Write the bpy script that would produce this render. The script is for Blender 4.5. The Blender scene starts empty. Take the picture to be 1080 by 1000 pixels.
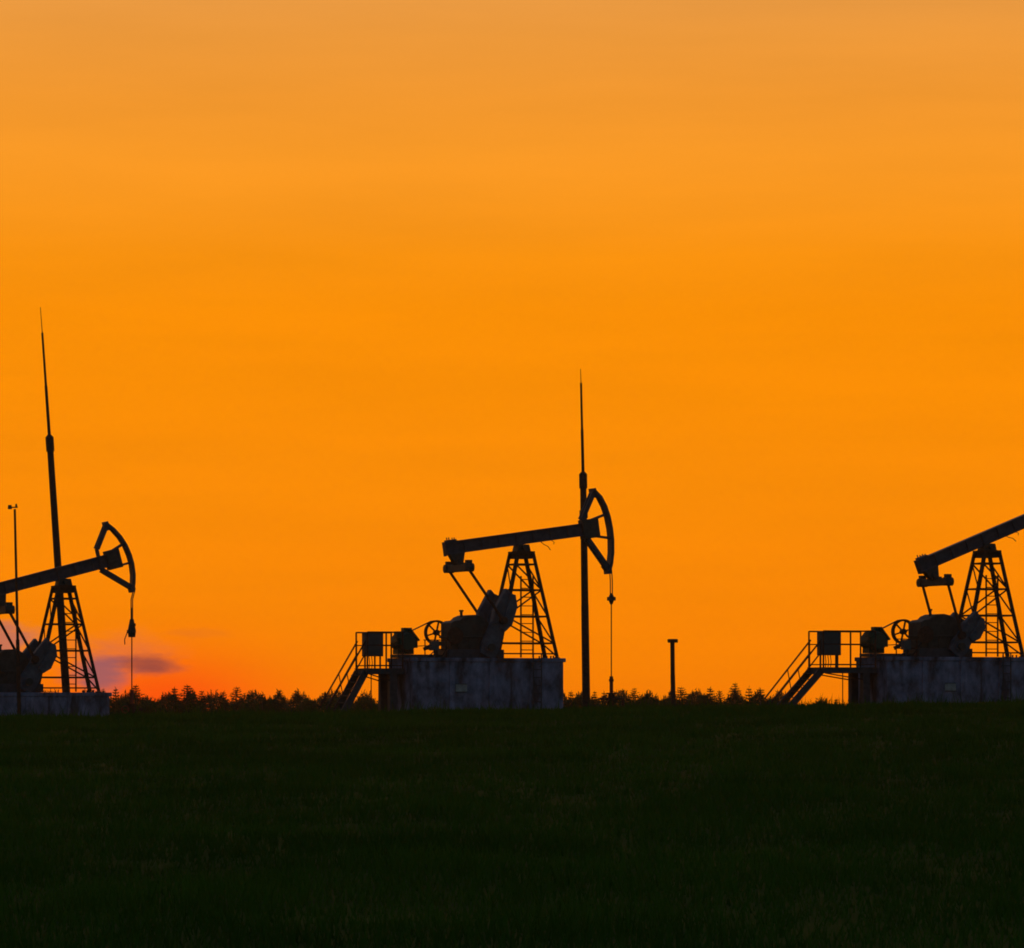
import bpy, bmesh, math, random
import numpy as np
from mathutils import Vector, Matrix, Euler

random.seed(7)
rng = np.random.default_rng(7)
scene = bpy.context.scene
COL = scene.collection
PI = math.pi
R = math.radians

# ------------------------------------------------------------------ helpers
class MB:
    """collects shapes, then links them as ONE mesh object"""
    def __init__(self):
        self.v = []; self.f = []; self.sm = []
    def add(self, vs, fs, smooth=False):
        o = len(self.v)
        self.v += [tuple(p) for p in vs]
        self.f += [tuple(i + o for i in f) for f in fs]
        self.sm += [smooth] * len(fs)
        return self
    def box(self, c, s, rot=None):
        c = Vector(c); h = [d / 2 for d in s]
        pts = [Vector((x * h[0], y * h[1], z * h[2])) for x in (-1, 1) for y in (-1, 1) for z in (-1, 1)]
        if rot is not None:
            pts = [rot @ p for p in pts]
        pts = [p + c for p in pts]
        return self.add(pts, [(0, 1, 3, 2), (4, 6, 7, 5), (0, 4, 5, 1), (2, 3, 7, 6), (0, 2, 6, 4), (1, 5, 7, 3)])
    def span(self, a, b):
        return self.box([(a[i] + b[i]) / 2 for i in range(3)], [abs(a[i] - b[i]) for i in range(3)])
    def bar(self, p0, p1, w, h, up=(0, 0, 1)):
        p0 = Vector(p0); p1 = Vector(p1); d = (p1 - p0)
        L = d.length; d.normalize()
        up = Vector(up)
        if abs(d.dot(up)) > 0.98:
            up = Vector((0, 1, 0))
        s = d.cross(up).normalized(); u = s.cross(d).normalized()
        M = Matrix((s, d, u)).transposed()
        return self.box((p0 + p1) / 2, (w, L, h), M)
    def tube(self, p0, p1, r0, r1=None, n=12, caps=True):
        if r1 is None: r1 = r0
        p0 = Vector(p0); p1 = Vector(p1); d = (p1 - p0).normalized()
        a = Vector((0, 0, 1)) if abs(d.z) < 0.9 else Vector((1, 0, 0))
        s = d.cross(a).normalized(); t = d.cross(s).normalized()
        vs = []
        for p, r in ((p0, r0), (p1, r1)):
            for k in range(n):
                q = 2 * PI * k / n
                vs.append(p + s * (r * math.cos(q)) + t * (r * math.sin(q)))
        fs = [(k, (k + 1) % n, n + (k + 1) % n, n + k) for k in range(n)]
        self.add(vs, fs, True)
        if caps:
            self.add(vs[:n], [tuple(range(n - 1, -1, -1))])
            self.add(vs[n:], [tuple(range(n))])
        return self
    def path(self, pts, r, n=8):
        for a, b in zip(pts[:-1], pts[1:]):
            self.tube(a, b, r, r, n)
        return self
    def prism(self, poly, y0, y1):
        """poly in x,z extruded along y"""
        n = len(poly)
        vs = [(x, y0, z) for x, z in poly] + [(x, y1, z) for x, z in poly]
        fs = [tuple(range(n)), tuple(range(2 * n - 1, n - 1, -1))]
        fs += [(k, n + k, n + (k + 1) % n, (k + 1) % n) for k in range(n)]
        return self.add(vs, fs)
    def ring(self, c, r_out, r_in, y0, y1, n=28):
        """ring around the y axis"""
        cx, cz = c
        vs = []
        for r, y in ((r_out, y0), (r_out, y1), (r_in, y1), (r_in, y0)):
            for k in range(n):
                q = 2 * PI * k / n
                vs.append((cx + r * math.cos(q), y, cz + r * math.sin(q)))
        fs = []
        for j in range(4):
            for k in range(n):
                fs.append((j * n + k, j * n + (k + 1) % n, ((j + 1) % 4) * n + (k + 1) % n, ((j + 1) % 4) * n + k))
        return self.add(vs, fs)
    def build(self, name, mat, parent=None, loc=(0, 0, 0), rot=(0, 0, 0), bevel=0):
        me = bpy.data.meshes.new(name)
        me.from_pydata(self.v, [], self.f)
        me.polygons.foreach_set('use_smooth', self.sm)
        me.update()
        bm = bmesh.new(); bm.from_mesh(me)
        bmesh.ops.recalc_face_normals(bm, faces=bm.faces)
        bm.to_mesh(me); bm.free()
        me.materials.append(mat)
        o = bpy.data.objects.new(name, me)
        COL.objects.link(o)
        o.location = loc; o.rotation_euler = rot
        if parent is not None: o.parent = parent
        if bevel:
            m = o.modifiers.new('bevel', 'BEVEL'); m.width = bevel; m.segments = 2; m.limit_method = 'ANGLE'
        return o

def tag(o, label=None, cat=None, group=None, kind=None):
    if label: o['label'] = label
    if cat: o['category'] = cat
    if group: o['group'] = group
    if kind: o['kind'] = kind
    return o

def empty(name, loc, rz=0.0):
    o = bpy.data.objects.new(name, None)
    COL.objects.link(o); o.location = loc; o.rotation_euler = (0, 0, rz)
    o.empty_display_size = 0.5
    return o

# ------------------------------------------------------------------ materials
def noise_mat(name, c1, c2, scale=4.0, rough=0.7, metal=0.0, bump=0.15, streak=None, detail=6, spec=0.4):
    m = bpy.data.materials.new(name); m.use_nodes = True
    nt = m.node_tree; b = nt.nodes['Principled BSDF']
    tc = nt.nodes.new('ShaderNodeTexCoord')
    mp = nt.nodes.new('ShaderNodeMapping')
    if streak: mp.inputs['Scale'].default_value = streak
    nt.links.new(tc.outputs['Object'], mp.inputs['Vector'])
    n = nt.nodes.new('ShaderNodeTexNoise'); n.inputs['Scale'].default_value = scale
    n.inputs['Detail'].default_value = detail; n.inputs['Roughness'].default_value = 0.65
    nt.links.new(mp.outputs['Vector'], n.inputs['Vector'])
    r = nt.nodes.new('ShaderNodeValToRGB')
    r.color_ramp.elements[0].position = 0.35; r.color_ramp.elements[1].position = 0.68
    r.color_ramp.elements[0].color = (*c1, 1); r.color_ramp.elements[1].color = (*c2, 1)
    nt.links.new(n.outputs['Fac'], r.inputs['Fac'])
    nt.links.new(r.outputs['Color'], b.inputs['Base Color'])
    b.inputs['Roughness'].default_value = rough; b.inputs['Metallic'].default_value = metal
    b.inputs['Specular IOR Level'].default_value = spec
    if bump:
        bp = nt.nodes.new('ShaderNodeBump'); bp.inputs['Strength'].default_value = bump
        bp.inputs['Distance'].default_value = 0.03
        nt.links.new(n.outputs['Fac'], bp.inputs['Height'])
        nt.links.new(bp.outputs['Normal'], b.inputs['Normal'])
    return m

M_STEEL = noise_mat('weathered_dark_paint', (0.035, 0.037, 0.045), (0.07, 0.072, 0.085), 5, 0.6, 0.0, 0.1)
M_BEAM = noise_mat('navy_paint', (0.035, 0.04, 0.06), (0.075, 0.08, 0.11), 6, 0.55, 0.0, 0.1)
M_RUST = noise_mat('rusty_steel', (0.05, 0.022, 0.015), (0.12, 0.05, 0.03), 9, 0.8, 0.0, 0.2)
M_GEAR = noise_mat('oily_cast_iron', (0.03, 0.03, 0.028), (0.07, 0.068, 0.06), 7, 0.6, 0.0, 0.2)
M_CRANK = noise_mat('blue_grey_cast_iron', (0.06, 0.066, 0.092), (0.135, 0.142, 0.18), 4, 0.65, 0.0, 0.2)
M_GREEN = noise_mat('dark_green_paint', (0.02, 0.045, 0.03), (0.04, 0.075, 0.045), 6, 0.55, 0.0, 0.1)
M_CAB = noise_mat('grey_cabinet_paint', (0.06, 0.065, 0.07), (0.1, 0.105, 0.11), 3, 0.6, 0.0, 0.05)
M_CONC = noise_mat('stained_concrete', (0.07, 0.066, 0.085), (0.35, 0.35, 0.54), 2.0, 0.9, 0.0, 0.35, (1, 1, 0.6), 9, 0.2)
def runs(m):
    nt = m.node_tree; b = nt.nodes['Principled BSDF']; src = b.inputs['Base Color'].links[0].from_socket
    tc = nt.nodes.new('ShaderNodeTexCoord'); mp = nt.nodes.new('ShaderNodeMapping'); mp.inputs['Scale'].default_value = (2.4, 2.4, .6)
    nt.links.new(tc.outputs['Object'], mp.inputs['Vector'])
    n = nt.nodes.new('ShaderNodeTexNoise'); n.inputs['Scale'].default_value = 1.1; n.inputs['Detail'].default_value = 4
    nt.links.new(mp.outputs['Vector'], n.inputs['Vector'])
    r = nt.nodes.new('ShaderNodeMapRange'); r.inputs['From Min'].default_value = .54; r.inputs['From Max'].default_value = .66; r.inputs['To Max'].default_value = .8
    nt.links.new(n.outputs['Fac'], r.inputs['Value'])
    x = nt.nodes.new('ShaderNodeMix'); x.data_type = 'RGBA'; nt.links.new(r.outputs[0], x.inputs[0]); nt.links.new(src, x.inputs[6]); x.inputs[7].default_value = (.045, .035, .03, 1)
    nt.links.new(x.outputs[2], b.inputs['Base Color'])
runs(M_CONC)
M_PLATE = noise_mat('pale_sign_paint', (0.22, 0.22, 0.23), (0.42, 0.42, 0.43), 5, 0.6, 0.0, 0.0)
M_WIRE = noise_mat('wire_rope', (0.06, 0.05, 0.04), (0.12, 0.1, 0.08), 30, 0.6, 0.0, 0.0)
M_RED = noise_mat('red_oxide_paint', (0.22, 0.035, 0.02), (0.34, 0.06, 0.03), 8, 0.7, 0.0, 0.1)
M_RUBBER = noise_mat('black_rubber', (0.02, 0.02, 0.02), (0.035, 0.035, 0.035), 10, 0.8, 0.0, 0.0)
M_NEEDLE = noise_mat('spruce_needles', (0.022, 0.04, 0.016), (0.05, 0.075, 0.03), 0.8, 0.8, 0, 0, spec=0.1)
M_LEAF = noise_mat('birch_leaves', (0.035, 0.055, 0.016), (0.07, 0.1, 0.03), 0.8, 0.8, 0, 0, spec=0.1)
M_BARK = noise_mat('bark', (0.07, 0.05, 0.035), (0.14, 0.11, 0.08), 6, 0.9, 0, 0.3, (1, 1, 0.2))
M_GRASS = noise_mat('meadow_grass', (0.042, 0.095, 0.005), (0.085, 0.16, 0.01), 0.2, 0.9, 0, 0, detail=8, spec=0.05)
M_SOIL = noise_mat('field_turf', (0.03, 0.06, 0.005), (0.06, 0.1, 0.008), 0.5, 0.95, 0, 0.6, (0.5, 1, 1), detail=10, spec=0.05)

# ------------------------------------------------------------------ camera
F = 4500.0          # focal length in photo pixels (1080 wide)
EYE = 1.7
HOR = 745.0         # row of eye level
cam = bpy.data.cameras.new('camera'); cam.sensor_width = 36; cam.lens = 36 * F / 1080
cam.shift_y = (HOR - 500) / 1080
cam.clip_start = 0.5; cam.clip_end = 20000
co = bpy.data.objects.new('camera', cam); COL.objects.link(co)
co.location = (0, 0, EYE); co.rotation_euler = (R(90), 0, 0)
scene.camera = co

def at(px, py, Y=150.0):
    return Vector(((px - 540) * Y / F, Y, EYE + (HOR - py) * Y / F))

# ------------------------------------------------------------------ ground
def sstep(a, b, x):
    t = np.clip((x - a) / (b - a), 0, 1)
    return t * t * (3 - 2 * t)

def ground_z(x, y):
    x = np.asarray(x, float); y = np.asarray(y, float)
    px = 540 + 30 * np.clip(x, -22, 22)
    zc = EYE + (HOR - (757 - 16 * px / 1080)) / 30 - 0.07
    z = zc * sstep(8, 140, y)
    d = sstep(157, 255, y)
    z = z * (1 - d) - 8.0 * d
    amp = np.clip(1 - d, 0.0, 1)
    z = z + amp * 0.035 * (np.sin(x * 0.9 + 0.3 * y) * np.sin(0.23 * y + 1.3) + 0.6 * np.sin(1.7 * x - 0.41 * y))
    return z

def gz(x, y): return float(ground_z(x, y))

def axis(n, step, far):
    a = [i * step for i in range(n)]
    while a[-1] < far: a.append(a[-1] + max(step, (a[-1] - a[n - 1]) * 0.35 + step))
    return a
xa = axis(24, 1.5, 450); xs = [-v for v in xa[:0:-1]] + xa
ya = [v for v in np.arange(-10, 260, 1.6)]
s = 3.0
while ya[-1] < 480: ya.append(ya[-1] + s); s *= 1.3
yb = [-10.0]; s = 3.0
while yb[-1] > -500: yb.append(yb[-1] - s); s *= 1.4
ys = yb[:0:-1] + list(ya)
X, Y = np.meshgrid(np.array(xs), np.array(ys))
Z = ground_z(X, Y)
me = bpy.data.meshes.new('ground')
nx, ny = len(xs), len(ys)
vv = np.stack([X, Y, Z], -1).reshape(-1, 3)
idx = np.arange(nx * ny).reshape(ny, nx)
ff = np.stack([idx[:-1, :-1], idx[:-1, 1:], idx[1:, 1:], idx[1:, :-1]], -1).reshape(-1, 4)
me.from_pydata(vv.tolist(), [], ff.tolist()); me.polygons.foreach_set('use_smooth', [True] * len(ff))
me.materials.append(M_SOIL)
g = bpy.data.objects.new('ground', me); COL.objects.link(g); tag(g, kind='structure')

# grass: blades in tufts, thinner with distance
def grass():
    N = 90000
    u = rng.random(N)
    y0, y1 = 24.0, 156.0
    ty = y0 * (y1 / y0) ** (u ** 0.85)
    tx = (rng.random(N) * 2 - 1) * (0.125 * ty + 12.0)
    keep = np.ones(N, bool)
    clump = np.sin(tx * 1.3 + 2 * np.sin(ty * 0.31)) * np.sin(ty * 0.47 + 1.7 * np.sin(tx * 0.6))
    hgt = 0.11 + 0.07 * rng.random(N) + 0.05 * np.clip(clump, -1, 1)
    B = 5
    bx = np.repeat(tx, B) + rng.normal(0, 0.07, N * B)
    by = np.repeat(ty, B) + rng.normal(0, 0.07, N * B)
    bh = np.repeat(hgt, B) * (0.5 + 0.8 * rng.random(N * B))
    crest = (by > 139) & (rng.random(N * B) < .1); bh = np.where(crest, bh * (1.6 + 1.6 * rng.random(N * B)), bh)
    wd = 0.005 + 0.00011 * by
    bz = ground_z(bx, by) - 0.01
    a = rng.random(N * B) * 2 * PI
    lean = bh * (0.1 + 0.6 * rng.random(N * B)); la = rng.random(N * B) * 2 * PI
    dx, dy = np.cos(a) * wd, np.sin(a) * wd
    p0 = np.stack([bx - dx, by - dy, bz], -1); p1 = np.stack([bx + dx, by + dy, bz], -1)
    p2 = np.stack([bx + np.cos(la) * lean, by + np.sin(la) * lean, bz + bh], -1)
    V = np.stack([p0, p1, p2], 1).reshape(-1, 3).astype(np.float32)
    n = len(V) // 3
    me = bpy.data.meshes.new('grass')
    me.vertices.add(n * 3); me.vertices.foreach_set('co', V.ravel())
    me.loops.add(n * 3); me.loops.foreach_set('vertex_index', np.arange(n * 3, dtype=np.int32))
    me.polygons.add(n); me.polygons.foreach_set('loop_start', np.arange(0, n * 3, 3, dtype=np.int32))
    me.polygons.foreach_set('loop_total', np.full(n, 3, dtype=np.int32))
    me.update(calc_edges=True); me.validate()
    me.materials.append(M_GRASS)
    o = bpy.data.objects.new('grass', me); COL.objects.link(o)
    tag(o, 'short dark green meadow grass covering the rising field', 'grass', kind='stuff')
grass()

# ------------------------------------------------------------------ pumpjack
TH = R(22); CT, ST = math.cos(TH), math.sin(TH)
PIV = 4.23                                    # height of the beam's pivot over the plinth top

HEAD_BIG = dict(arc=[(2.96, 1.38), (3.2, 1.08), (3.34, .72), (3.42, .33), (3.45, -.08), (3.44, -.5), (3.38, -.95), (3.28, -1.33), (3.17, -1.6)],
                up=(2.36, .36), lo=(2.48, -.36), block=(2.3, 2.93), beam=2.95)
HEAD_SMALL = dict(arc=[(1.95, 1.33), (2.17, 1.05), (2.35, .72), (2.47, .37), (2.53, .0), (2.54, -.33), (2.49, -.72), (2.41, -1.0), (2.32, -1.22)],
                  up=(1.38, .5), lo=(1.36, -.26), block=(1.62, 2.12), beam=1.95)

def pumpjack(px, ptop, slope, head, crank_deg, crank_len, pin, label, rope_x, carrier_z, rod_z, hang=False, messy=False):
    base = at(px, ptop)
    root = empty('pumpjack', base, TH)
    tag(root, label, 'pumpjack', 'pumpjacks along the crest of the field')
    t = math.atan(slope * CT)
    # --- samson post
    lv = [0.06, .53, 1.47, 2.40, 3.30, 3.68]
    def leg(sx, sy, z):
        k = (z - 0.06) / 3.62
        return Vector((sx * (1.12 + (0.29 - 1.12) * k), sy * (.56 + (.38 - .56) * k), z))
    b = MB()
    b.box((0, 0, 3.72), (.66, .9, .08))
    b.span((-.27, -.36, 3.5), (.27, .36, 3.679))
    for sx in (-1, 1):
        for sy in (-1, 1):
            b.box((sx * 1.1, sy * .56, .02), (.16, .24, .04))
    for z in lv[1:5]:
        for sy in (-1, 1):
            b.bar(leg(-1, sy, z), leg(1, sy, z), .05, .06)
        for sx in (-1, 1):
            b.bar(leg(sx, -1, z), leg(sx, 1, z), .05, .06)
    b.bar(leg(-1, -1, .16), leg(1, -1, .16), .04, .05)
    for i in range(1, 5):
        z0, z1 = lv[i - 1], lv[i]
        for sy in (-1, 1):
            q = 1 if (i + (sy > 0) * 0) % 2 else -1
            if i > 1: b.bar(leg(-q, sy, z0), leg(q, sy, z1), .04, .05)
        for sx in (-1, 1):
            b.bar(leg(sx, -1, z0), leg(sx, 1, z1), .035, .045)
    post = b.build('samson_post', M_RUST, root)
    for sx in (-1, 1):
        for sy in (-1, 1):
            l = MB(); l.bar(leg(sx, sy, .04), leg(sx, sy, 3.68), .11, .11); l.build('leg', M_RUST, post)
    l = MB()
    for x in (.02, .48): l.bar((x, .1, .03), (x, .1, 2.9), .045, .05)
    for k in range(9): l.tube((.02, .1, .3 + .31 * k), (.48, .1,   .3 + .31 * k), .018, n=6)
    l.build('ladder', M_RUST, post)
    c = MB()   # saddle bearing
    c.prism([(-.26, -.47), (.26, -.47), (.2, -.23), (-.2, -.23)], -.24, .24)
    c.tube((0, -.4, -.33), (0, .4, -.33), .1, n=14)
    c.build('saddle_bearing', M_GEAR, root, (0, 0, PIV))
    # --- walking beam, pivot frame
    w = MB()
    x0, x1, hh = -2.92, head['beam'], .225
    w.span((x0, -.15, hh - .04), (x1, .15, hh)); w.span((x0, -.15, -hh), (x1, .15, -hh + .04))
    w.span((x0, -.07, -hh + .041), (x1, .07, hh - .041))
    k = x0 + .03
    while k < x1:
        for sy in (-1, 1): w.span((k, sy * .071, -hh + .042), (k + .025, sy * .14, hh - .042))
        k += .66
    w.box((x0 + .25, 0, hh + .03), (.34, .34, .06)); w.box((x0 - .012, 0, -.02), (.02, .3, .5))
    for s_ in (-1, 1):
        w.tube((x0 + .16, s_ * .1, hh + .061), (x0 + .16, s_ * .1, hh + .15), .022, n=8)
        w.tube((x0 + .36, s_ * .1, hh + .061), (x0 + .36, s_ * .1, hh + .12), .022, n=8)
    beam = w.build('walking_beam', M_BEAM, root, (0, 0, PIV), (0, -t, 0))
    tb = MB()  # tail bearing hanging below the beam
    tb.prism([(-2.8, -.226), (-2.25, -.226), (-2.36, -.6), (-2.64, -.6)], -.16, .16)
    tb.tube((-2.5, -.24, -.5), (-2.5, .24, -.5), .12, n=14)
    tb.build('tail_bearing', M_GEAR, beam)
    if hang:
        hc = MB(); hc.path([(.75, .1, -.226), (.86, .1, -.33), (1.0, .1, -.42), (1.08, .1, -.56)], .014, 6)
        hc.build('hanging_cable', M_WIRE, beam); hc = MB()
        hc.path([(1.1, -.05, -.226), (1.2, -.05, -.3), (1.16, -.05, -.37)], .012, 6)
        hc.build('hanging_cable', M_WIRE, beam)
    # --- horse head
    h = MB(); arc = head['arc']
    th, wd = .11, .19
    vs, fs = [], []
    for i, (x, z) in enumerate(arc):
        a = Vector(arc[max(i - 1, 0)]); e = Vector(arc[min(i + 1, len(arc) - 1)])
        d = (e - a).normalized(); nrm = Vector((d.y, -d.x))
        if nrm.x > 0: nrm = -nrm
        q = Vector((x, z)) + nrm * th
        vs += [(x, -wd, z), (x, wd, z), (q.x, wd, q.y), (q.x, -wd, q.y)]
    for i in range(len(arc) - 1):
        o = 4 * i
        for j in range(4): fs.append((o + j, o + (j + 1) % 4, o + 4 + (j + 1) % 4, o + 4 + j))
    n4 = 4 * (len(arc) - 1)
    fs += [(0, 3, 2, 1), (n4, n4 + 1, n4 + 2, n4 + 3)]
    h.add(vs, fs)
    top, bot = arc[0], arc[-1]
    for s_ in (-1, 1):
        y = s_ * .11
        h.bar((top[0] + .02, y, top[1] - .05), (head['up'][0], y, head['up'][1]), .06, .16)
        h.bar((bot[0] - .02, y, bot[1] + .05), (head['lo'][0], y, head['lo'][1]), .06, .17)
        bx = head['block'][1]
        h.bar((bx - .2, y, .3), (arc[2][0] + .03, y, arc[2][1] - .28), .05, .07)
        h.bar((bx - .2, y, -.27), (arc[5][0] - .04, y, arc[5][1] + .06), .05, .07)
        h.bar((head['up'][0], y, head['up'][1]), (head['lo'][0], y, head['lo'][1]), .055, .1)
    h.prism([(top[0] - .03, top[1]), (arc[1][0] - .05, arc[1][1]), (arc[1][0] - .12, arc[1][1] - .02), (top[0] - .16, top[1] - .3), (top[0] - .12, top[1] - .12)], -.13, .13)
    h.prism([(bot[0] - .02, bot[1]), (arc[-2][0] - .05, arc[-2][1] + .02), (arc[-2][0] - .14, arc[-2][1] - .03), (bot[0] - .26, bot[1] + .22), (bot[0] - .16, bot[1] + .06)], -.13, .13)
    h.box((top[0] - .03, 0, top[1] - .05), (.13, .4, .14)); h.box((bot[0] - .07, 0, bot[1] + .02), (.13, .4, .2))
    hd = h.build('horse_head', M_BEAM, root, (0, 0, PIV), (0, -t, 0))
    k = MB(); a, e = head['block']
    k.span((a, -.2, -.34), (e, .2, .34)); 
    for z in (-.2, .2):
        for x in (a + .1, e - .1): k.tube((x, -.23, z), (x, .23, z), .035, n=8)
    k.build('head_clamp', M_GEAR, hd, bevel=.02)
    # --- equalizer and pitman arms
    ex = -2.5 * math.cos(t) + .74 * math.sin(t); ez = PIV - 2.5 * math.sin(t) - .74 * math.cos(t)
    q = MB(); q.box((0, 0, 0), (.26, 2.16, .26))
    q.box((0, 0, .16), (.34, .42, .07))
    eq = q.build('equalizer', M_GEAR, root, (ex, 0, ez), bevel=.02)
    for s_ in (-1, 1):
        l = MB(); l.box((0, s_ * .95, .16), (.2, .2, .2)); l.tube((-.17, s_ * .95, 0), (.17, s_ * .95, 0), .15, n=14)
        l.build('end_bearing', M_GEAR, eq)
    for s_ in (-1, 1):
        l = MB(); l.tube((ex, s_ * .95, ez - .05), (pin[0], s_ * .95, pin[1]), .05, n=10)
        l.tube((pin[0], s_ * .86, pin[1]), (pin[0], s_ * 1.04, pin[1]), .13, n=14)
        l.build('pitman_arm', M_RUST, root)
    # --- gearbox
    SH = Vector((-1.5, 0, .25))
    gpoly = [(-2.85, .3), (-2.85, 1.22), (-2.7, 1.3), (-2.5, 1.32), (-2.38, 1.43), (-2.2, 1.5), (-1.95, 1.51), (-1.72, 1.46), (-1.52, 1.33), (-1.35, 1.08), (-1.15, .8), (-1.02, .6), (-1.02, .3)]
    gb = MB(); gb.prism(gpoly, -.5, .5)
    gb.span((-2.9, -.56, .7), (-.99, .56, .76))
    for x in (-2.6, -2.2, -1.8, -1.4): 
        for s_ in (-1, 1): gb.span((x, s_ * .501, .3), (x + .05, s_ * .55, .699))
    gear = gb.build('gearbox', M_GEAR, root, bevel=.02)
    br_ = MB(); br_.tube((-2.35, -.2, 1.4), (-2.35, -.2, 1.62), .05, n=10); br_.tube((-2.35, -.2, 1.62), (-2.35, -.2, 1.68), .08, n=10); br_.build('breather_cap', M_GEAR, gear)
    br_ = MB(); br_.ring((-2.75, .78), .3, .02, -.66, -.58, 20); br_.tube((-2.75, -.7, .78), (-2.75, -.45, .78), .07, n=12); br_.build('brake_drum', M_RUST, gear)
    br_ = MB(); br_.path([(-2.9, -.62, .55), (-3.05, -.66, .35), (-3.2, -.62, .1), (-3.5, -.5, .02)], .025, 6); br_.build('oil_hose', M_RUBBER, gear)
    jb = MB(); jb.box((-3.55, -.7, .42), (.3, .18, .34)); jb.tube((-3.55, -.7, 0), (-3.55, -.7, .25), .03, n=8); jb.path([(-3.55, -.72, .25), (-3.7, -.78, .12), (-3.9, -.8, .03), (-4.5, -.9, .03)], .022, 6); jb.build('junction_box', M_CAB, root)
    gp = MB(); gp.span((-3.0, -.62, .005), (-.9, .62, .299)); gp.build('gearbox_pedestal', M_STEEL, root, bevel=.02)
    sh = MB(); sh.tube((SH.x, -1.0, SH.z + .12), (SH.x, 1.0, SH.z + .12), .13, n=16); sh.build('crankshaft', M_GEAR, root)
    # cranks with counterweights
    ca = R(crank_deg)
    for s_ in (-1, 1):
        cr = MB(); L = crank_len
        pl = [(-.3, -.26), (-.34, 0), (-.3, .26), (0, .34), (L * .5, .27), (L * .9, .21), (L, .12), (L, -.12), (L * .9, -.21), (L * .5, -.27), (0, -.34)]
        cr.prism(pl, -.08, .08); cr.tube((0, -.13, 0), (0, .13, 0), .2, n=16)
        c_ob = cr.build('crank', M_CRANK, root, (SH.x, s_ * .74, SH.z + .12), (0, -ca, 0))
        for zz in (-1, 1):
            cw = MB(); a = L * .42
            if zz > 0: cw.prism([(a, .08), (a - .08, .25), (L * .6, .33), (L * 1.04, .2), (L * 1.0, .03), (L * .9, .05)], -.15, .15)
            else: cw.prism([(a - .1, -.08), (a - .16, -.3), (L * .5, -.46), (L * .82, -.42), (L * 1.0, -.2), (L * .98, -.02), (L * .9, -.05)], -.16, .16)
            for xx in (.6, .8): cw.tube((L * xx, -.19, zz * .2), (L * xx, .19, zz * .2), .045, n=10)
            cw.build('counterweight', M_CRANK, c_ob, bevel=.02)
    # pulley
    p = MB(); pc = (-2.92, .9)
    p.ring(pc, .44, .37, .66, .82); p.ring(pc, .1, .03, .64, .84, 16)
    for k in range(6):
        a = k * PI / 3 + .3
        p.bar((pc[0] + .09 * math.cos(a), .74, pc[1] + .09 * math.sin(a)), (pc[0] + .38 * math.cos(a), .74, pc[1] + .38 * math.sin(a)), .05, .06, (0, 1, 0))
    p.build('belt_pulley', M_RUST, root)
    p = MB(); p.tube((pc[0], .5, pc[1]), (pc[0], .85, pc[1]), .045, n=10); p.build('pulley_shaft', M_GEAR, root)
    # motor on its slide
    mc = (-4.36, .55)
    m = MB(); m.tube((mc[0], -.12, mc[1]), (mc[0], .5, mc[1]), .36, n=22)
    for k in range(14):
        a = k * PI * 2 / 14
        m.bar((mc[0] + .37 * math.cos(a), -.05, mc[1] + .37 * math.sin(a)), (mc[0] + .37 * math.cos(a), .45, mc[1] + .37 * math.sin(a)), .05, .03, (math.cos(a), 0, math.sin(a)))
    m.tube((mc[0], -.28, mc[1]), (mc[0], -.12, mc[1]), .28, .34, n=22)
    m.box((mc[0] + .1, .15, mc[1] + .42), (.3, .28, .16)); m.span((mc[0] - .3, -.05, .13), (mc[0] + .3, .45, .3))
    m.box((mc[0] - .3, -.1, mc[1] + .25), (.22, .3, .24)); m.box((mc[0] + .34, .1, mc[1] - .05), (.2, .3, .3)); m.bar((mc[0] + .1, -.1, mc[1] + .48), (mc[0] + .45, -.1, mc[1] + .05), .2, .06)
    mo = m.build('electric_motor', M_GREEN, root)
    m = MB(); m.tube((mc[0], .5, mc[1]), (mc[0], .84, mc[1]), .04, n=8); m.tube((mc[0], .66, mc[1]), (mc[0], .82, mc[1]), .15, n=16)
    m.build('motor_pulley', M_RUST, mo)
    m = MB(); m.span((-4.7, -.2, .005), (-3.05, -.1, .12)); m.span((-4.7, .5, .005), (-3.05, .6, .12))
    m.span((-4.7, -.09, .03), (-4.6, .49, .12)); m.span((-3.4, -.09, .03), (-3.3, .49, .12))
    m.build('motor_skid', M_STEEL, root)
    # belts: tangent runs above and below
    d = Vector((pc[0] - mc[0], pc[1] - mc[1])); L = d.length; al = math.atan2(d.y, d.x); ga = math.asin((.44 - .15) / L)
    for sg in (1, -1):
        m = MB(); a = al + sg * (PI / 2 + ga)
        m.bar((mc[0] + .155 * math.cos(a), .74, mc[1] + .155 * math.sin(a)), (pc[0] + .445 * math.cos(a), .74, pc[1] + .445 * math.sin(a)), .12, .03)
        m.build('drive_belt', M_RUBBER, root)
    # low guard rail and brake lever between motor and gearbox
    m = MB()
    m.tube((-3.85, -.45, .62), (-2.9, -.45, .62), .02, n=6); m.tube((-3.85, -.45, .3), (-2.9, -.45, .3), .025, n=6)
    for x in (-3.8, -3.35, -3.0): m.tube((x, -.45, 0.01), (x, -.45, .62), .022, n=6)
    m.build('guard_rail', M_RUST, root)
    m = MB(); m.bar((-3.75, -.2, .3), (-3.2, -.2, .56), .08, .12); m.box((-3.3, -.2, .5), (.3, .2, .16)); m.bar((-3.3, -.2, .12), (-3.3, -.2, .45), .1, .1)
    m.build('brake_lever', M_GEAR, root)
    # --- bridle, carrier bar, polished rod
    bt = Vector((bot[0] * math.cos(t) - bot[1] * math.sin(t), PIV + bot[0] * math.sin(t) + bot[1] * math.cos(t)))
    m = MB()
    m.box((rope_x, 0, carrier_z + .03), (.07, .24, .06))
    for s_ in (-1, 1): m.path([(bt.x + .05, s_ * .09, bt.y + .06), (rope_x, s_ * .09, bt.y - .35), (rope_x, s_ * .09, carrier_z)], .02, 6)
    br = m.build('bridle', M_WIRE, root)
    m = MB()
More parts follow.
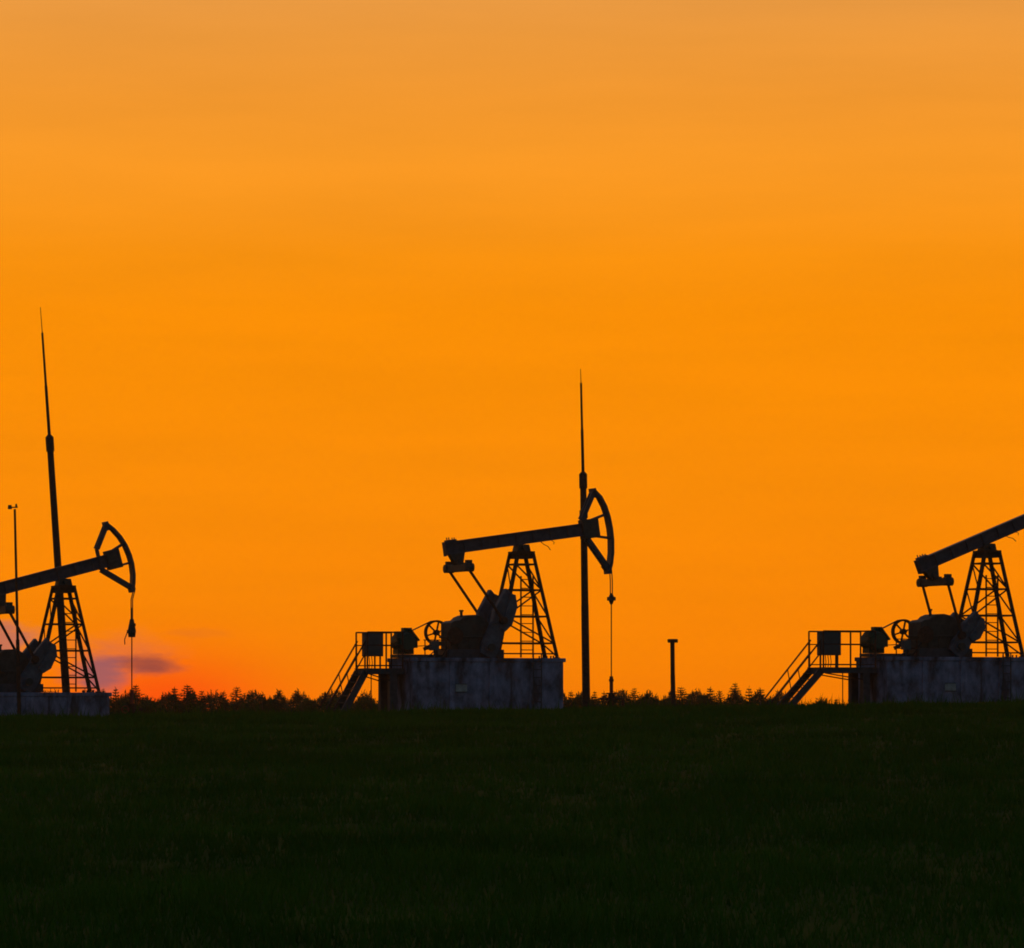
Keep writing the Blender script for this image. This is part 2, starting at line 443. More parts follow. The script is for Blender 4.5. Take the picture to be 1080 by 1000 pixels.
    if messy:
        m.tube((rope_x, 0, carrier_z - .34), (rope_x, 0, carrier_z - .12), .12, .15, n=10); m.tube((rope_x, 0, carrier_z - .12), (rope_x, 0, carrier_z + .3), .15, .07, n=10)
        m.box((rope_x - .02, 0, carrier_z - .14), (.2, .44, .12)); m.tube((rope_x, 0, carrier_z + .3), (rope_x, 0, carrier_z + .7), .04, n=8); m.box((rope_x + .03, 0, carrier_z + .1), (.12, .36, .1))
        m.path([(rope_x - .12, 0, carrier_z - .05), (rope_x - .2, 0, carrier_z - .25), (rope_x - .26, .02, carrier_z - .42), (rope_x - .25, .02, carrier_z - .6)], .018, 6)
    else:
        m.box((rope_x, 0, carrier_z), (.2, .32, .13)); m.tube((rope_x, 0, carrier_z - .2), (rope_x, 0, carrier_z - .06), .04, .1, n=10); m.tube((rope_x, 0, carrier_z + .06), (rope_x, 0, carrier_z + .2), .1, .04, n=10)
    m.build('carrier_bar', M_GEAR, br)
    m = MB(); m.tube((rope_x, 0, rod_z), (rope_x, 0, carrier_z), .022, n=8); m.build('polished_rod', M_RUST, root)
    return root

def world(px, ptop, lx, ly, lz):
    return at(px, ptop) + Matrix.Rotation(TH, 3, 'Z') @ Vector((lx, ly, lz))

PL, PM, PR_ = (67, 730.5), (550, 694.5), (1041, 693.5)
pumpjack(*PL, .286, HEAD_SMALL, 60, 1.6, (-1.3, 1.15), 'pumpjack with a small horse head, cut off by the left edge behind a leaning mast', 2.5, 2.3, -.1, messy=True)
pumpjack(*PM, .154, HEAD_BIG, 69, 2.05, (-1.06, 1.3), 'complete pumpjack in the middle with its beam nearly level, beside a straight lightning mast', 3.44, 2.13, -.75, hang=True)
pumpjack(*PR_, .426, HEAD_BIG, 55, 1.32, (-1.5, .75), 'pumpjack with its beam tilted steeply up and cut off by the right edge', 3.44, 2.6, -.8, hang=True)

# ------------------------------------------------------------------ plinths
def plinth(pp, depth, label, sign=None, ladder=True, xr=1.11):
    base = at(*pp)
    root = empty('concrete_plinth', base + Vector((0, 0, -depth)), TH)
    tag(root, label, 'plinth', 'concrete plinths under the pumpjacks')
    D = depth
    b = MB()
    cuts = [-4.55, -3.1, -1.62, -.12, xr]
    for a, e in zip(cuts[:-1], cuts[1:]):
        b.span((a + .012, -1.2, 0), (e - .012, 1.2, D - .1405))
    b.span((-4.5, -1.17, .02), (xr - .03, 1.17, D - .15))
    b.build('block_course', M_CONC, root, bevel=.015)
    b = MB(); b.span((-4.58, -1.24, D - .14), (xr + .07, 1.24, D - .001))
    b.build('cap_slab', M_CONC, root, bevel=.02)
    for x in (-3.1, -1.62, -.12):
        b = MB(); b.span((x - .09, -1.262, 0), (x + .09, -1.203, D - .141))
        b.build('buttress_strip', M_CONC, root)
    for x in (.8, .95):
        for y in (-1.0, -.4, .3):
            b = MB(); b.tube((x, y, D - .002), (x, y, D + .09), .03, n=8); b.build('anchor_bolt', M_STEEL, root)
    if sign is not None:
        b = MB(); b.box((sign, -1.225, D - 1.05), (.42, .03, .26)); s_ = b.build('sign_plate', M_PLATE, root)
        
        for zz in (1.2, .925):
            b = MB(); b.span((sign - .22, -1.246, D - zz), (sign + .22, -1.241, D - zz + .025)); b.build('plate_border', M_STEEL, s_)
    if ladder:
        l = MB()
        for x in (-.12, .18): l.tube((x, -1.4, 0.02), (x, -1.4, D + .15), .025, n=8)
        l.tube((-.12, -1.4, D + .15), (.18, -1.4, D + .15), .025, n=8)
        z = .25
        while z < D: l.tube((-.12, -1.4, z), (.18, -1.4, z), .016, n=6); z += .28
        for z in (.5, D - .3):
            for x in (-.12, .18): l.tube((x, -1.4, z), (x, -1.2, z), .016, n=6)
        l.build('access_ladder', M_STEEL, root)
    return root
plinth(PL, 1.35, 'low blue grey concrete plinth half sunk in grass under the left pumpjack', None, False, 1.33)
plinth(PM, 2.05, 'tall concrete plinth with a pale sign plate under the middle pumpjack', -2.75)
plinth(PR_, 1.95, 'tall concrete plinth under the steeply tilted pumpjack at the right edge', -2.1)

# ------------------------------------------------------------------ service platforms with stairs
def platform(pp, xl, run, label):
    gy = world(*pp, xl - run, 0, 0); zg = gz(gy.x, gy.y)
    D = at(*pp).z - zg + .02
    root = empty('service_platform', at(*pp) + Vector((0, 0, -D)), TH)
    tag(root, label, 'platform', 'steel service platforms with stairs')
    zd = D - .37; xr = -4.62; hw = .6
    b = MB()
    b.span((xl, -hw, zd - .2), (xr, -hw + .07, zd - .03)); b.span((xl, hw - .07, zd - .2), (xr, hw, zd - .03))
    b.span((xl, -hw + .071, zd - .19), (xl + .07, hw - .071, zd - .03)); b.span((xr - .07, -hw + .071, zd - .19), (xr, hw - .071, zd - .03))
    b.span((xl - .02, -hw - .02, zd - .029), (xr, hw + .02, zd))
    b.build('deck', M_STEEL, root)
    for y in (-.46, .46):
        b = MB(); b.span((-5.15, y - .12, 0), (-4.88, y + .12, zd - .03)); b.build('support_post', M_STEEL, root)
    for y in (-.56, .56):
        b = MB(); b.bar((xl + .1, y, zd - .2), (-5.15, y, zd - .42), .03, .04); b.build('knee_brace', M_RUST, root)
    b = MB(); b.tube((-5.55, .2, 0), (-5.55, .2, zd - .03), .018, n=6); b.build('cable_pipe', M_RUST, root)
    b = MB(); top = zd + 1.25; r = .03
    xp = [xl + .03, xl + .03 + (xr - xl) * .5, xr - .05]
    for y in (-hw + .03, hw - .03):
        for x in xp: b.tube((x, y, zd), (x, y, top), r, n=6)
        for z in (top, zd + .8, zd + .1): b.tube((xp[0], y, z), (xp[-1], y, z), r if z == top else .022, n=6)
    b.build('railing', M_RUST, root)
    # stairs
    xe = xl - run
    for y in (-.42, .42):
        s_ = MB(); s_.bar((xl + .02, y, zd - .12), (xe, y, 0.02), .06, .24); so = s_.build('stair_stringer', M_STEEL, root)
        hr = MB()
        a = Vector((xl + .02, y, zd + .95)); e = Vector((xe - .5, y, .36)); 
        hr.tube(a, e, .03, n=6)
        a2 = a + Vector((0, 0, -.42)); e2 = e + Vector((.1, 0, -.3)); hr.tube(a2, e2, .025, n=6)
        for k in (.02, .5, .98):
            p = a.lerp(e, k); q = Vector((xl + .02, y, zd - .05)).lerp(Vector((xe - .2, y, -.15)), k); q.z = max(q.z, 0.0); hr.tube(p, q, .018, n=6)
        hr.build('handrail', M_RUST, so)
    n = 7
    for k in range(1, n):
        f = k / n
        s_ = MB(); s_.box((xl + (xe - xl) * f, 0, zd * (1 - f)), (.22, .77, .03)); s_.build('step', M_STEEL, root)
    return root
platform(PM, -6.0, .85, 'short steel stair platform at the rear of the middle pumpjack')
platform(PR_, -6.7, 1.25, 'wider steel stair platform at the rear of the right edge pumpjack')

def cabinet(pp, x, wd, label):
    root = empty('control_cabinet', world(*pp, x, .28, -.369), TH)
    tag(root, label, 'cabinet', 'control cabinets on the stair platforms')
    b = MB(); b.span((-wd / 2, -.16, .42), (wd / 2, .16, 1.22)); b.span((-wd / 2 - .03, -.2, 1.221), (wd / 2 + .03, .19, 1.255))
    b.build('housing', M_CAB, root, bevel=.01)
    b = MB(); b.span((-wd / 2 + .04, -.185, .47), (wd / 2 - .04, -.162, 1.18)); d = b.build('door', M_CAB, root)
    b = MB(); b.box((wd / 2 - .1, -.2, .85), (.03, .03, .12)); b.build('handle', M_GEAR, d)
    for sx in (-1, 1):
        b = MB(); b.bar((sx * (wd / 2 - .06), 0, 0), (sx * (wd / 2 - .06), 0, .42), .05, .05); b.build('leg', M_STEEL, root)
    for k in (-.12, -.02, .08):
        b = MB(); b.path([(k, .05, .43), (k + .03, .05, .2), (k + .02, .08, 0.01)], .014, 6); b.build('conduit', M_RUBBER, root)
cabinet(PM, -5.47, .68, 'grey control cabinet on the platform behind the middle pumpjack')
cabinet(PR_, -6.04, .78, 'broad grey control cabinet on the platform behind the right edge pumpjack')

# ------------------------------------------------------------------ wellheads
def wellhead(pp, lx, ztop, label):
    w = world(*pp, lx, 0, 0); z0 = gz(w.x, w.y)
    root = empty('wellhead', (w.x, w.y, z0), TH); H = w.z + ztop - z0
    tag(root, label, 'wellhead', 'wellheads under the horse heads')
    b = MB(); b.tube((0, 0, -.05), (0, 0, H * .45), .11, n=16); b.tube((0, 0, H * .2), (0, 0, H * .2 + .06), .2, n=16); b.tube((0, 0, H * .45), (0, 0, H * .45 + .06), .18, n=16)
    b.build('casing_head', M_RUST, root)
    b = MB(); b.tube((-.45, 0, H * .32), (.45, 0, H * .32), .05, n=10); b.tube((.45, 0, H * .32), (.45, 0, -.05), .05, n=10)
    b.build('flow_line', M_RUST, root)
    b = MB(); b.ring((-.3, H * .32), .14, .11, -.2, -.17, 16); b.tube((-.3, -.2, H * .32), (-.3, .05, H * .32), .02, n=8); b.bar((-.42, -.185, H * .32), (-.18, -.185, H * .32), .02, .02)
    b.build('valve_wheel', M_RED, root)
    b = MB(); b.tube((0, 0, H * .45 + .06), (0, 0, H), .065, n=12); b.tube((0, 0, H - .18), (0, 0, H - .1), .09, n=12)
    b.build('stuffing_box', M_RED, root)
wellhead(PM, 3.44, -.62, 'red topped wellhead under the middle pumpjack rod, right of the lightning mast')
wellhead(PL, 2.5, .1, 'wellhead under the left pumpjack rod, half lost among the tree tops')

# ------------------------------------------------------------------ masts and posts
def line_pts(p, q, Y):
    return at(*p, Y), at(*q, Y)

def mast(pts, Y, label):
    """pts: base, top of thick tube, top of thin tube, tip (photo positions at distance Y)"""
    P = [at(px, py, Y) for px, py in pts]
    # carry the foot straight on down to the ground
    d = (P[0] - P[1]).normalized(); g0 = P[0].copy()
    while g0.z > gz(g0.x, g0.y): g0 += d * .02
    root = empty('lightning_mast', g0)
    tag(root, label, 'mast', 'lightning masts beside the pumpjacks')
    P = [p - g0 for p in P]; P[0] = Vector((0, 0, 0))
    ax = (P[1] - P[0]).normalized(); L = (P[1] - P[0]).length
    b = MB(); b.tube(P[0] - ax * .2, P[0] + ax * L * .45, .15, .14, n=14); b.tube(P[0] + ax * L * .45, P[1], .135, .115, n=14); b.build('lower_tube', M_RUST, root)
    b = MB()
    b.tube(P[1] - ax * .45, P[1] + ax * .06, .15, .15, n=14)
    b.tube(P[1] + ax * .06, P[1] + ax * .16, .15, .06, n=14)
    b.build('collar', M_RUST, root)
    b = MB(); m = P[1].lerp(P[2], .5); b.tube(P[1], m, .06, .055, n=10); b.tube(m, P[2], .045, .04, n=10); b.build('upper_tube', M_RUST, root)
    b = MB(); b.tube(P[2], P[3], .018, .012, n=6); b.build('lightning_rod', M_RUST, root)
    b = MB(); b.span((-.3, -.3, -.12), (.3, .3, .06)); b.build('footing', M_CONC, root)
    return root, P, ax
r1, P1, a1 = mast([(70, 733), (52.3, 463), (44.6, 351), (42.6, 324)], 154.0, 'tall lightning mast leaning left behind the left pumpjack')
r2, P2, a2 = mast([(618.3, 742), (615, 502), (612.8, 404), (612.3, 389)], 154.5, 'straight lightning mast behind the horse head of the middle pumpjack')
b = MB(); q = P2[1] - a2 * 1.25; b.tube(q - a2 * .28, q, .155, n=14); b.build('clamp_band', M_RUST, r2)

p0, p1 = at(20.5, 757, 146.5), at(15.6, 537, 146.5)
z0 = gz(p0.x, p0.y); root = empty('instrument_pole', (p0.x, p0.y, z0))
tag(root, 'thin rusty pole with a small gauge head at the left edge', 'pole')
b = MB(); top = p1 - Vector((p0.x, p0.y, z0)); mid = top * .38
b.tube((0, 0, -.1), mid, .075, .065, n=10); b.tube(mid, top, .05, .04, n=10); b.build('pole_tube', M_RUST, root)
b = MB(); b.bar(top + Vector((-.22, 0, .06)), top + Vector((.1, 0, .06)), .04, .04); b.build('cross_arm', M_RUST, root)
b = MB(); b.tube(top + Vector((-.17, 0, .0)), top + Vector((-.17, 0, .14)), .075, .06, n=10); b.tube(top + Vector((.05, 0, .08)), top + Vector((.05, 0, .18)), .04, .03, n=8); b.build('gauge_head', M_GEAR, root)

p0 = at(709.5, 740, 150.5); z0 = gz(p0.x, p0.y); H = at(709.5, 674, 150.5).z - z0
root = empty('capped_post', (p0.x, p0.y, z0))
tag(root, 'short upright pipe post with a flat cap, alone between two pumpjacks', 'post')
b = MB(); b.tube((.03, 0, -.1), (0, 0, H * .5), .085, n=14); b.tube((0, 0, H * .5), (-.01, 0, H - .12), .08, n=14); b.build('post_tube', M_RUST, root)
b = MB(); b.tube((0, 0, H - .13), (0, 0, H - .02), .18, .19, n=18); b.tube((0, 0, H - .02), (0, 0, H), .19, .15, n=18); b.build('cap', M_RUST, root)

# ------------------------------------------------------------------ trees
def tri_mesh(name, T, mat):
    T = np.asarray(T, np.float32); n = len(T)
    me = bpy.data.meshes.new(name)
    me.vertices.add(n * 3); me.vertices.foreach_set('co', T.reshape(-1))
    me.loops.add(n * 3); me.loops.foreach_set('vertex_index', np.arange(n * 3, dtype=np.int32))
    me.polygons.add(n); me.polygons.foreach_set('loop_start', np.arange(0, n * 3, 3, dtype=np.int32))
    me.polygons.foreach_set('loop_total', np.full(n, 3, dtype=np.int32))
    me.update(calc_edges=True); me.materials.append(mat)
    return me

def sprig(c, d, L, w, r):
    """a leaf-sized triangle along d"""
    d = d / (np.linalg.norm(d) + 1e-9); s = np.cross(d, r.normal(size=3)); s /= np.linalg.norm(s) + 1e-9
    return [c - s * w, c + s * w, c + d * L]

def spruce_tris(H, seed, spread):
    r = np.random.default_rng(seed); T = []
    z = H * .1
    while z < H - .1:
        f = (H - z) / H
        n = 9 + int(4 * f)
        rad0 = min(spread * (f ** .8), .66 * (H - z)) + .03
        a0 = r.random() * 6.28
        for k in range(n):
            if r.random() < .14: continue
            a = a0 + k * 6.283 / n + r.normal(0, .25); rad = rad0 * (.55 + .6 * r.random())
            dirv = np.array([math.cos(a), math.sin(a), .12 - .35 * f])
            m = max(4, int(rad * 9))
            for j in range(m):
                t = (j + r.random()) / m
                p = np.array([0, 0, z]) + dirv * rad * t + np.array([0, 0, .18 * rad * t * t])
                for _ in range(2):
                    dd = dirv + r.normal(0, .55, 3)
                    ls = min(1.0, .3 + .35 * (H - z)); T.append(sprig(p, dd, (.2 + .16 * r.random()) * ls, (.045 + .03 * r.random()) * ls, r))
        z += .17 + .16 * f + r.normal(0, .02)
    for k in range(10): T.append(sprig(np.array([0, 0, H - .9 + .085 * k]), np.array([r.normal(0, .3), r.normal(0, .3), 1]), .2, .03, r))
    return T

def broad_tris(H, seed, spread):
    r = np.random.default_rng(seed); T = []
    for c in range(64):
        f = r.random() ** .5
        z = H * (.3 + .68 * f); rr = spread * math.sin(PI * min(1, .12 + .86 * (1 - f) + .04)) ** .6 * r.random() ** .5 * (1.0 - .55 * f)
        a = r.random() * 6.283
        rr = min(rr, .55 * (H - z)); c0 = np.array([rr * math.cos(a), rr * math.sin(a), min(z, H - .5)])
        cr = min(.3 + .35 * r.random(), .18 + .25 * (H - c0[2]))
        for k in range(34):
            p = c0 + r.normal(0, cr * .5, 3) * np.array([1, 1, .8])
            if p[2] > H: p[2] = H - r.random() * .3
            T.append(sprig(p, r.normal(0, 1, 3) + np.array([0, 0, .7]), .17 + .14 * r.random(), .04 + .03 * r.random(), r))
    for c in range(26):      # upright twigs standing out of the crown's top
        a = r.random() * 6.283; q = spread * .75 * r.random() ** .6
        z = H - .1 - q * (1.0 + .6 * r.random()); p = np.array([q * math.cos(a), q * math.sin(a), z - .5]); L = .5 + .3 * r.random()
        for k in range(14):
            t = k / 14
            T.append(sprig(p + np.array([0.1 * q * math.cos(a) * t, .1 * q * math.sin(a) * t, L * t]), r.normal(0, .7, 3) + np.array([0, 0, .8]), .14 + .1 * r.random(), .03 + .025 * r.random() * (1 - t), r))
    return T

def trunk_mb(H, seed, limbs):
    r = random.Random(seed); b = MB()
    pts = [Vector((0, 0, -.3))]; n = 5
    for k in range(1, n + 1): pts.append(Vector((r.gauss(0, .04), r.gauss(0, .04), H * .97 * k / n)))
    for k in range(n): b.tube(pts[k], pts[k + 1], .17 * (1 - k / n) + .012, .17 * (1 - (k + 1) / n) + .012, n=8)
    for k in range(limbs):
        z = H * r.uniform(.3, .85); a = r.uniform(0, 6.28); L = r.uniform(.7, 1.4) * (1.2 - z / H)
        b.tube((0, 0, z), (L * math.cos(a), L * math.sin(a), z + L * .7), .04, .012, n=5)
    return b

kinds = {'s': [], 'b': []}
TREE_H = 11.0
for i in range(4):
    kinds['s'].append((tri_mesh('crown', spruce_tris(TREE_H, 100 + i, 2.3 + .5 * (i % 3)), M_NEEDLE), trunk_mb(TREE_H, i, 6)))
for i in range(4):
    kinds['b'].append((tri_mesh('crown', broad_tris(TREE_H, 200 + i, 1.6 + .35 * (i % 3)), M_LEAF), trunk_mb(TREE_H, 20 + i, 12)))
protos = {}
def tree(kind, var, px, py, Y, label, group, wide=1.0):
    p = at(px, py, Y); z0 = gz(p.x, p.y); sc = (p.z - z0) / TREE_H
    name = 'spruce_tree' if kind == 's' else 'birch_tree'
    root = empty(name, (p.x, p.y, z0), random.uniform(0, 6.28)); root.scale = (sc * wide * 1.2, sc * wide * 1.2, sc)
    tag(root, label, 'tree', group)
    key = (kind, var)
    if key not in protos:
        cm, tb = kinds[kind][var]
        c = bpy.data.objects.new('crown', cm); COL.objects.link(c); c.parent = root
        t = tb.build('trunk', M_BARK, root); protos[key] = (c, t)
    else:
        for o in protos[key]:
            n = o.copy(); COL.objects.link(n); n.parent = root
ORD = ['first', 'second', 'third', 'fourth', 'fifth', 'sixth', 'seventh', 'eighth', 'ninth', 'tenth', 'eleventh', 'twelfth', 'thirteenth', 'fourteenth', 'fifteenth', 'sixteenth', 'seventeenth', 'eighteenth', 'nineteenth', 'twentieth', 'twenty-first', 'twenty-second', 'twenty-third', 'twenty-fourth']
left = [(122, 724, 's', .8), (131, 734, 'b', 1), (143, 722, 's', 1), (158, 736, 'b', 1), (172, 732, 's', .9), (184, 724, 's', .9), (198, 722, 's', 1.3), (213, 728, 's', 1), (222, 734, 's', 1),
        (236, 728, 's', .8), (250, 724, 's', 1.1), (266, 736, 'b', 1), (277, 729, 's', .8), (287, 734, 'b', .9), (295, 727, 's', .8), (313, 728, 's', 1.3), (326, 735, 'b', .9), (343, 729, 's', .9), (356, 731, 'b', 1), (385, 733, 'b', 1)]
right = [(602, 728, 's', .8), (611, 730, 'b', .9), (627, 729, 's', .9), (637, 728, 's', .8), (656, 726, 's', 1), (669, 725, 's', .9), (682, 731, 'b', .9), (692, 731, 's', .8), (703, 736, 'b', 1),
         (718, 724, 's', 1.2), (729, 731, 's', .9), (741, 730, 'b', .8), (749, 724, 's', 1), (759, 728, 's', .9), (775, 720, 's', 1.1), (790, 723, 's', .8), (802, 725, 's', 1.2), (813, 733, 'b', .9)]
for i, (x, y, k, w) in enumerate(left):
    sh = 'pointed dark spruce' if k == 's' else 'ragged round topped birch'
    tree(k, i % 4, x, y, random.uniform(265, 320), '%s, %s tree top counting right from the left plinth' % (sh, ORD[i]), 'tree tops beyond the crest', w)
for i, (x, y, k, w) in enumerate(right):
    sh = 'pointed dark spruce' if k == 's' else 'ragged round topped birch'
    tree(k, (i + 1) % 4, x, y, random.uniform(265, 320), '%s, %s tree top counting right from the middle plinth' % (sh, ORD[i]), 'tree tops beyond the crest', w)
tree('b', 2, 866, 734, 300, 'low birch top seen under the right platform beside its stairs', 'tree tops beyond the crest', .9)
tree('s', 1, 882, 736, 310, 'small spruce top seen under the right platform near its post', 'tree tops beyond the crest', .8)

def woodland():
    r = np.random.default_rng(55); T = []
    for a, e in ((-60, 425), (425, 590), (590, 832), (900, 1180)):
        px = a; dense = (a, e) in ((-60, 425), (590, 832))
        while px < e:
            Yd = 330 + 90 * r.random()
            py = 734.5 + 4.5 * math.sin(px * .21 + 1.5 * math.sin(px * .063)) + 7 * (r.random() ** 1.0 - .5) if dense else 736 + 8 * r.random()
            p = at(px, py, Yd); zb = gz(p.x, p.y); H = p.z - zb
            n = 260; sp_ = 1.4 + 1.2 * r.random()
            for k in range(n):
                f = r.random() ** .55
                rr = (sp_ * (1 - f) + .05) * (.3 + .7 * r.random()); an = r.random() * 6.283
                if f < .8: rr *= 1.25
                c = np.array([p.x + rr * math.cos(an), p.y + rr * math.sin(an), zb + H * (.55 + .45 * f) - .2])
                T.append(sprig(c, np.array([math.cos(an), math.sin(an), .2]) + r.normal(0, .5, 3), (.22 + .18 * r.random()) * (1.15 - .7 * f), (.05 + .05 * r.random()) * (1.2 - .7 * f), r))
            for k in range(8): T.append(sprig(np.array([p.x, p.y, zb + H - .7 + .09 * k]), np.array([r.normal(0, .5), r.normal(0, .5), 1]), .25, .05, r))
            px += (.6 + .9 * r.random()) * (1 if dense else 3)
    me = tri_mesh('woodland', T, M_NEEDLE)
    o = bpy.data.objects.new('woodland', me); COL.objects.link(o)
    tag(o, 'low dark undergrowth and far wood filling in below the tree tops', 'wood', kind='stuff')
woodland()

# ------------------------------------------------------------------ sky
def lin(c): 
    return tuple(((v / 255) / 12.92 if v / 255 <= .04045 else ((v / 255 + .055) / 1.055) ** 2.4) for v in c)
W = bpy.data.worlds.new('World'); scene.world = W; W.use_nodes = True
nt = W.node_tree; nt.nodes.clear(); N = nt.nodes.new; LK = nt.links.new
def math_(op, a, b=None, c=None):
    n = N('ShaderNodeMath'); n.operation = op
    for i, v in enumerate((a, b, c)):
        if v is None: continue
        if isinstance(v, (int, float)): n.inputs[i].default_value = v
        else: LK(v, n.inputs[i])
    return n.outputs[0]
def smooth(v, a, b, lo=0.0, hi=1.0):
    n = N('ShaderNodeMapRange'); n.interpolation_type = 'SMOOTHSTEP'
    n.inputs['From Min'].default_value = a; n.inputs['From Max'].default_value = b
    n.inputs['To Min'].default_value = lo; n.inputs['To Max'].default_value = hi
    LK(v, n.inputs['Value']); return n.outputs[0]
def mix(f, a, b, mode='MIX'):
    n = N('ShaderNodeMix'); n.data_type = 'RGBA'; n.blend_type = mode
    if isinstance(f, (int, float)): n.inputs[0].default_value = f
    else: LK(f, n.inputs[0])
    for i, v in ((6, a), (7, b)):
        if isinstance(v, tuple): n.inputs[i].default_value = (*v, 1)
        else: LK(v, n.inputs[i])
    return n.outputs[2]
tc = N('ShaderNodeTexCoord'); sp = N('ShaderNodeSeparateXYZ'); LK(tc.outputs['Generated'], sp.inputs[0])
dx, dy, dz = sp.outputs
el = math_('ARCSINE', dz)                         # elevation
az = math_('ARCTAN2', dx, dy)                     # azimuth from the view's north, + to the right
eln = math_('DIVIDE', el, .2)
ramp = N('ShaderNodeValToRGB'); LK(eln, ramp.inputs['Fac'])
stops = [(745, (249, 126, 2)), (700, (251, 132, 0)), (620, (253, 137, 0)), (520, (253, 141, 0)), (420, (253, 143, 0)), (330, (252, 144, 2)), (270, (251, 147, 12)), (215, (252, 152, 28)), (160, (250, 154, 38)), (105, (243, 152, 46)), (40, (239, 154, 58)), (0, (234, 154, 66)), (-150, (190, 140, 95))]
cr = ramp.color_ramp
while len(cr.elements) < len(stops): cr.elements.new(.5)
for e, (py, c) in zip(cr.elements, stops):
    e.position = max(0, math.atan((HOR - py) / F) / .2); e.color = (*lin(c), 1)
low = ramp.outputs['Color']
# faint horizontal veils
cb = N('ShaderNodeCombineXYZ'); LK(math_('MULTIPLY', az, 9), cb.inputs[0]); LK(math_('MULTIPLY', el, 75), cb.inputs[1])
ns = N('ShaderNodeTexNoise'); ns.inputs['Scale'].default_value = 1; ns.inputs['Detail'].default_value = 5; ns.inputs['Roughness'].default_value = .55; LK(cb.outputs[0], ns.inputs['Vector'])
veil = N('ShaderNodeMapRange'); LK(ns.outputs['Fac'], veil.inputs['Value'])
veil.inputs['From Min'].default_value = .25; veil.inputs['From Max'].default_value = .75; veil.inputs['To Min'].default_value = .955; veil.inputs['To Max'].default_value = 1.045
cv = N('ShaderNodeCombineColor'); 
for i in range(3): LK(veil.outputs[0], cv.inputs[i])
low = mix(1.0, low, cv.outputs[0], 'MULTIPLY')
# red afterglow over the sunken sun
def gauss(pxc, pyc, sx, sy):
    a0 = math.atan((pxc - 540) / F); e0 = math.atan((HOR - pyc) / F)
    u = math_('DIVIDE', math_('SUBTRACT', az, a0), sx / F); v = math_('DIVIDE', math_('SUBTRACT', el, e0), sy / F)
    d = math_('ADD', math_('MULTIPLY', u, u), math_('MULTIPLY', v, v))
    return math_('POWER', 2.718, math_('MULTIPLY', d, -1))
low = mix(math_('MULTIPLY', gauss(175, 742, 115, 52), .95), low, lin((255, 82, 8)))
# mauve bank of cloud
cb2 = N('ShaderNodeCombineXYZ'); LK(math_('MULTIPLY', az, 130), cb2.inputs[0]); LK(math_('MULTIPLY', el, 420), cb2.inputs[1])
n2 = N('ShaderNodeTexNoise'); n2.inputs['Scale'].default_value = 1; n2.inputs['Detail'].default_value = 5; LK(cb2.outputs[0], n2.inputs['Vector'])
jit = math_('MULTIPLY', math_('SUBTRACT', n2.outputs['Fac'], .5), 1.1)
def cloud(px, py, sx, sy, lo, hi, amt):
    q = gauss(px, py, sx, sy)
    g_ = math_('ADD', q, math_('MULTIPLY', jit, math_('MINIMUM', math_('MULTIPLY', q, 4), 1.0)))
    return math_('MULTIPLY', smooth(g_, lo, hi), amt)
low = mix(cloud(128, 690, 62, 24, .1, 1.2, .4), low, lin((205, 105, 80)))
low = mix(cloud(152, 701, 38, 11, .08, 1.0, .9), low, lin((152, 72, 62)))
low = mix(cloud(106, 711, 34, 21, .08, 1.0, .9), low, lin((158, 92, 98)))
low = mix(cloud(0, 676, 40, 24, .2, .9, .75), low, lin((185, 112, 100)))
low = mix(cloud(205, 668, 50, 7, .35, 1.1, .4), low, lin((225, 112, 30)))
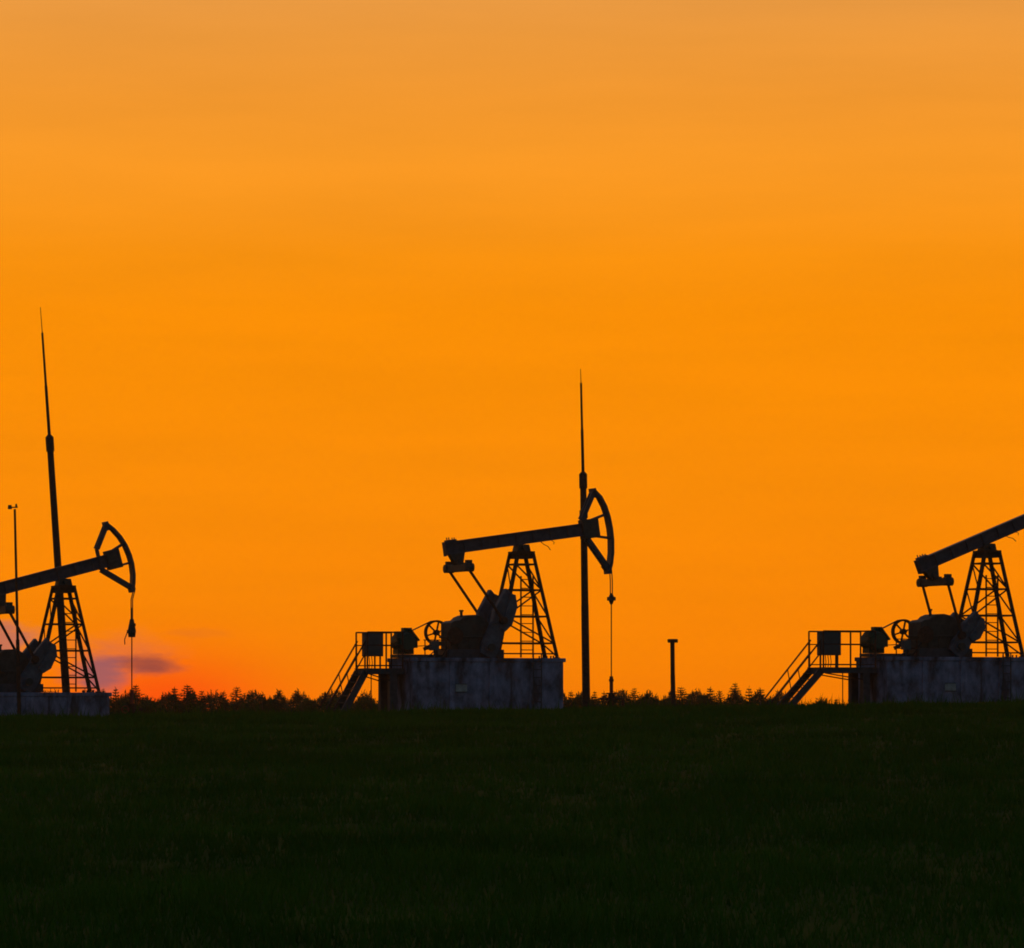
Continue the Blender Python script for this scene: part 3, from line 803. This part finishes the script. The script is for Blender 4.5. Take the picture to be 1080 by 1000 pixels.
# above the frame the glow gives way to dusk; away from the sun the Nishita sky takes over
sky = N('ShaderNodeTexSky'); sky.sky_type = 'NISHITA'; sky.sun_disc = False
SUN_AZ = math.atan((185 - 540) / F); SUN_EL = R(3.0)
sky.sun_elevation = SUN_EL; sky.sun_rotation = SUN_AZ; sky.dust_density = 2.0; sky.air_density = 1.5; sky.ozone_density = 3.0
flat = math_('SQRT', math_('ADD', math_('MULTIPLY', dx, dx), math_('MULTIPLY', dy, dy)))
west = smooth(math_('DIVIDE', dy, math_('MAXIMUM', flat, .001)), .6, .97)
lowm = smooth(el, .19, .5, 1.0, 0.0)
fac = math_('MULTIPLY', west, lowm)
bg1 = N('ShaderNodeBackground'); LK(sky.outputs[0], bg1.inputs['Color']); bg1.inputs['Strength'].default_value = 0.15
bg2 = N('ShaderNodeBackground'); LK(low, bg2.inputs['Color']); bg2.inputs['Strength'].default_value = 1.0
ms = N('ShaderNodeMixShader'); LK(fac, ms.inputs[0]); LK(bg1.outputs[0], ms.inputs[1]); LK(bg2.outputs[0], ms.inputs[2])
out = N('ShaderNodeOutputWorld'); LK(ms.outputs[0], out.inputs['Surface'])

sl = bpy.data.lights.new('sun', 'SUN'); sl.energy = 0.05; sl.angle = R(0.5); sl.color = (1, .5, .22)
so = bpy.data.objects.new('sun', sl); COL.objects.link(so)
d = -Vector((math.sin(SUN_AZ) * math.cos(SUN_EL), math.cos(SUN_AZ) * math.cos(SUN_EL), math.sin(SUN_EL)))
so.rotation_euler = d.to_track_quat('-Z', 'Y').to_euler(); so.location = (-30, 400, 40)

scene.view_settings.view_transform = 'Standard'
scene.view_settings.look = 'None'
scene.view_settings.exposure = 0; scene.view_settings.gamma = 1
scene.view_settings.use_curve_mapping = False
scene.cycles.filter_width = 1.8

# ------------------------------------------------------------------ air
gx = [v.co.x for v in g.data.vertices]; gy_ = [v.co.y for v in g.data.vertices]
b = MB(); b.span((min(gx) - 5, min(gy_) - 5, -10), (max(gx) + 5, max(gy_) + 5, 30))
hm = bpy.data.materials.new('evening_haze'); hm.use_nodes = True
hn = hm.node_tree; hn.nodes.clear()
pv = hn.nodes.new('ShaderNodeVolumePrincipled'); ho = hn.nodes.new('ShaderNodeOutputMaterial')
pv.inputs['Color'].default_value = (0.95, 0.82, 0.66, 1); pv.inputs['Density'].default_value = 0.00012; pv.inputs['Anisotropy'].default_value = 0.72
hn.links.new(pv.outputs['Volume'], ho.inputs['Volume'])
hz = b.build('haze', hm); tag(hz, kind='stuff')
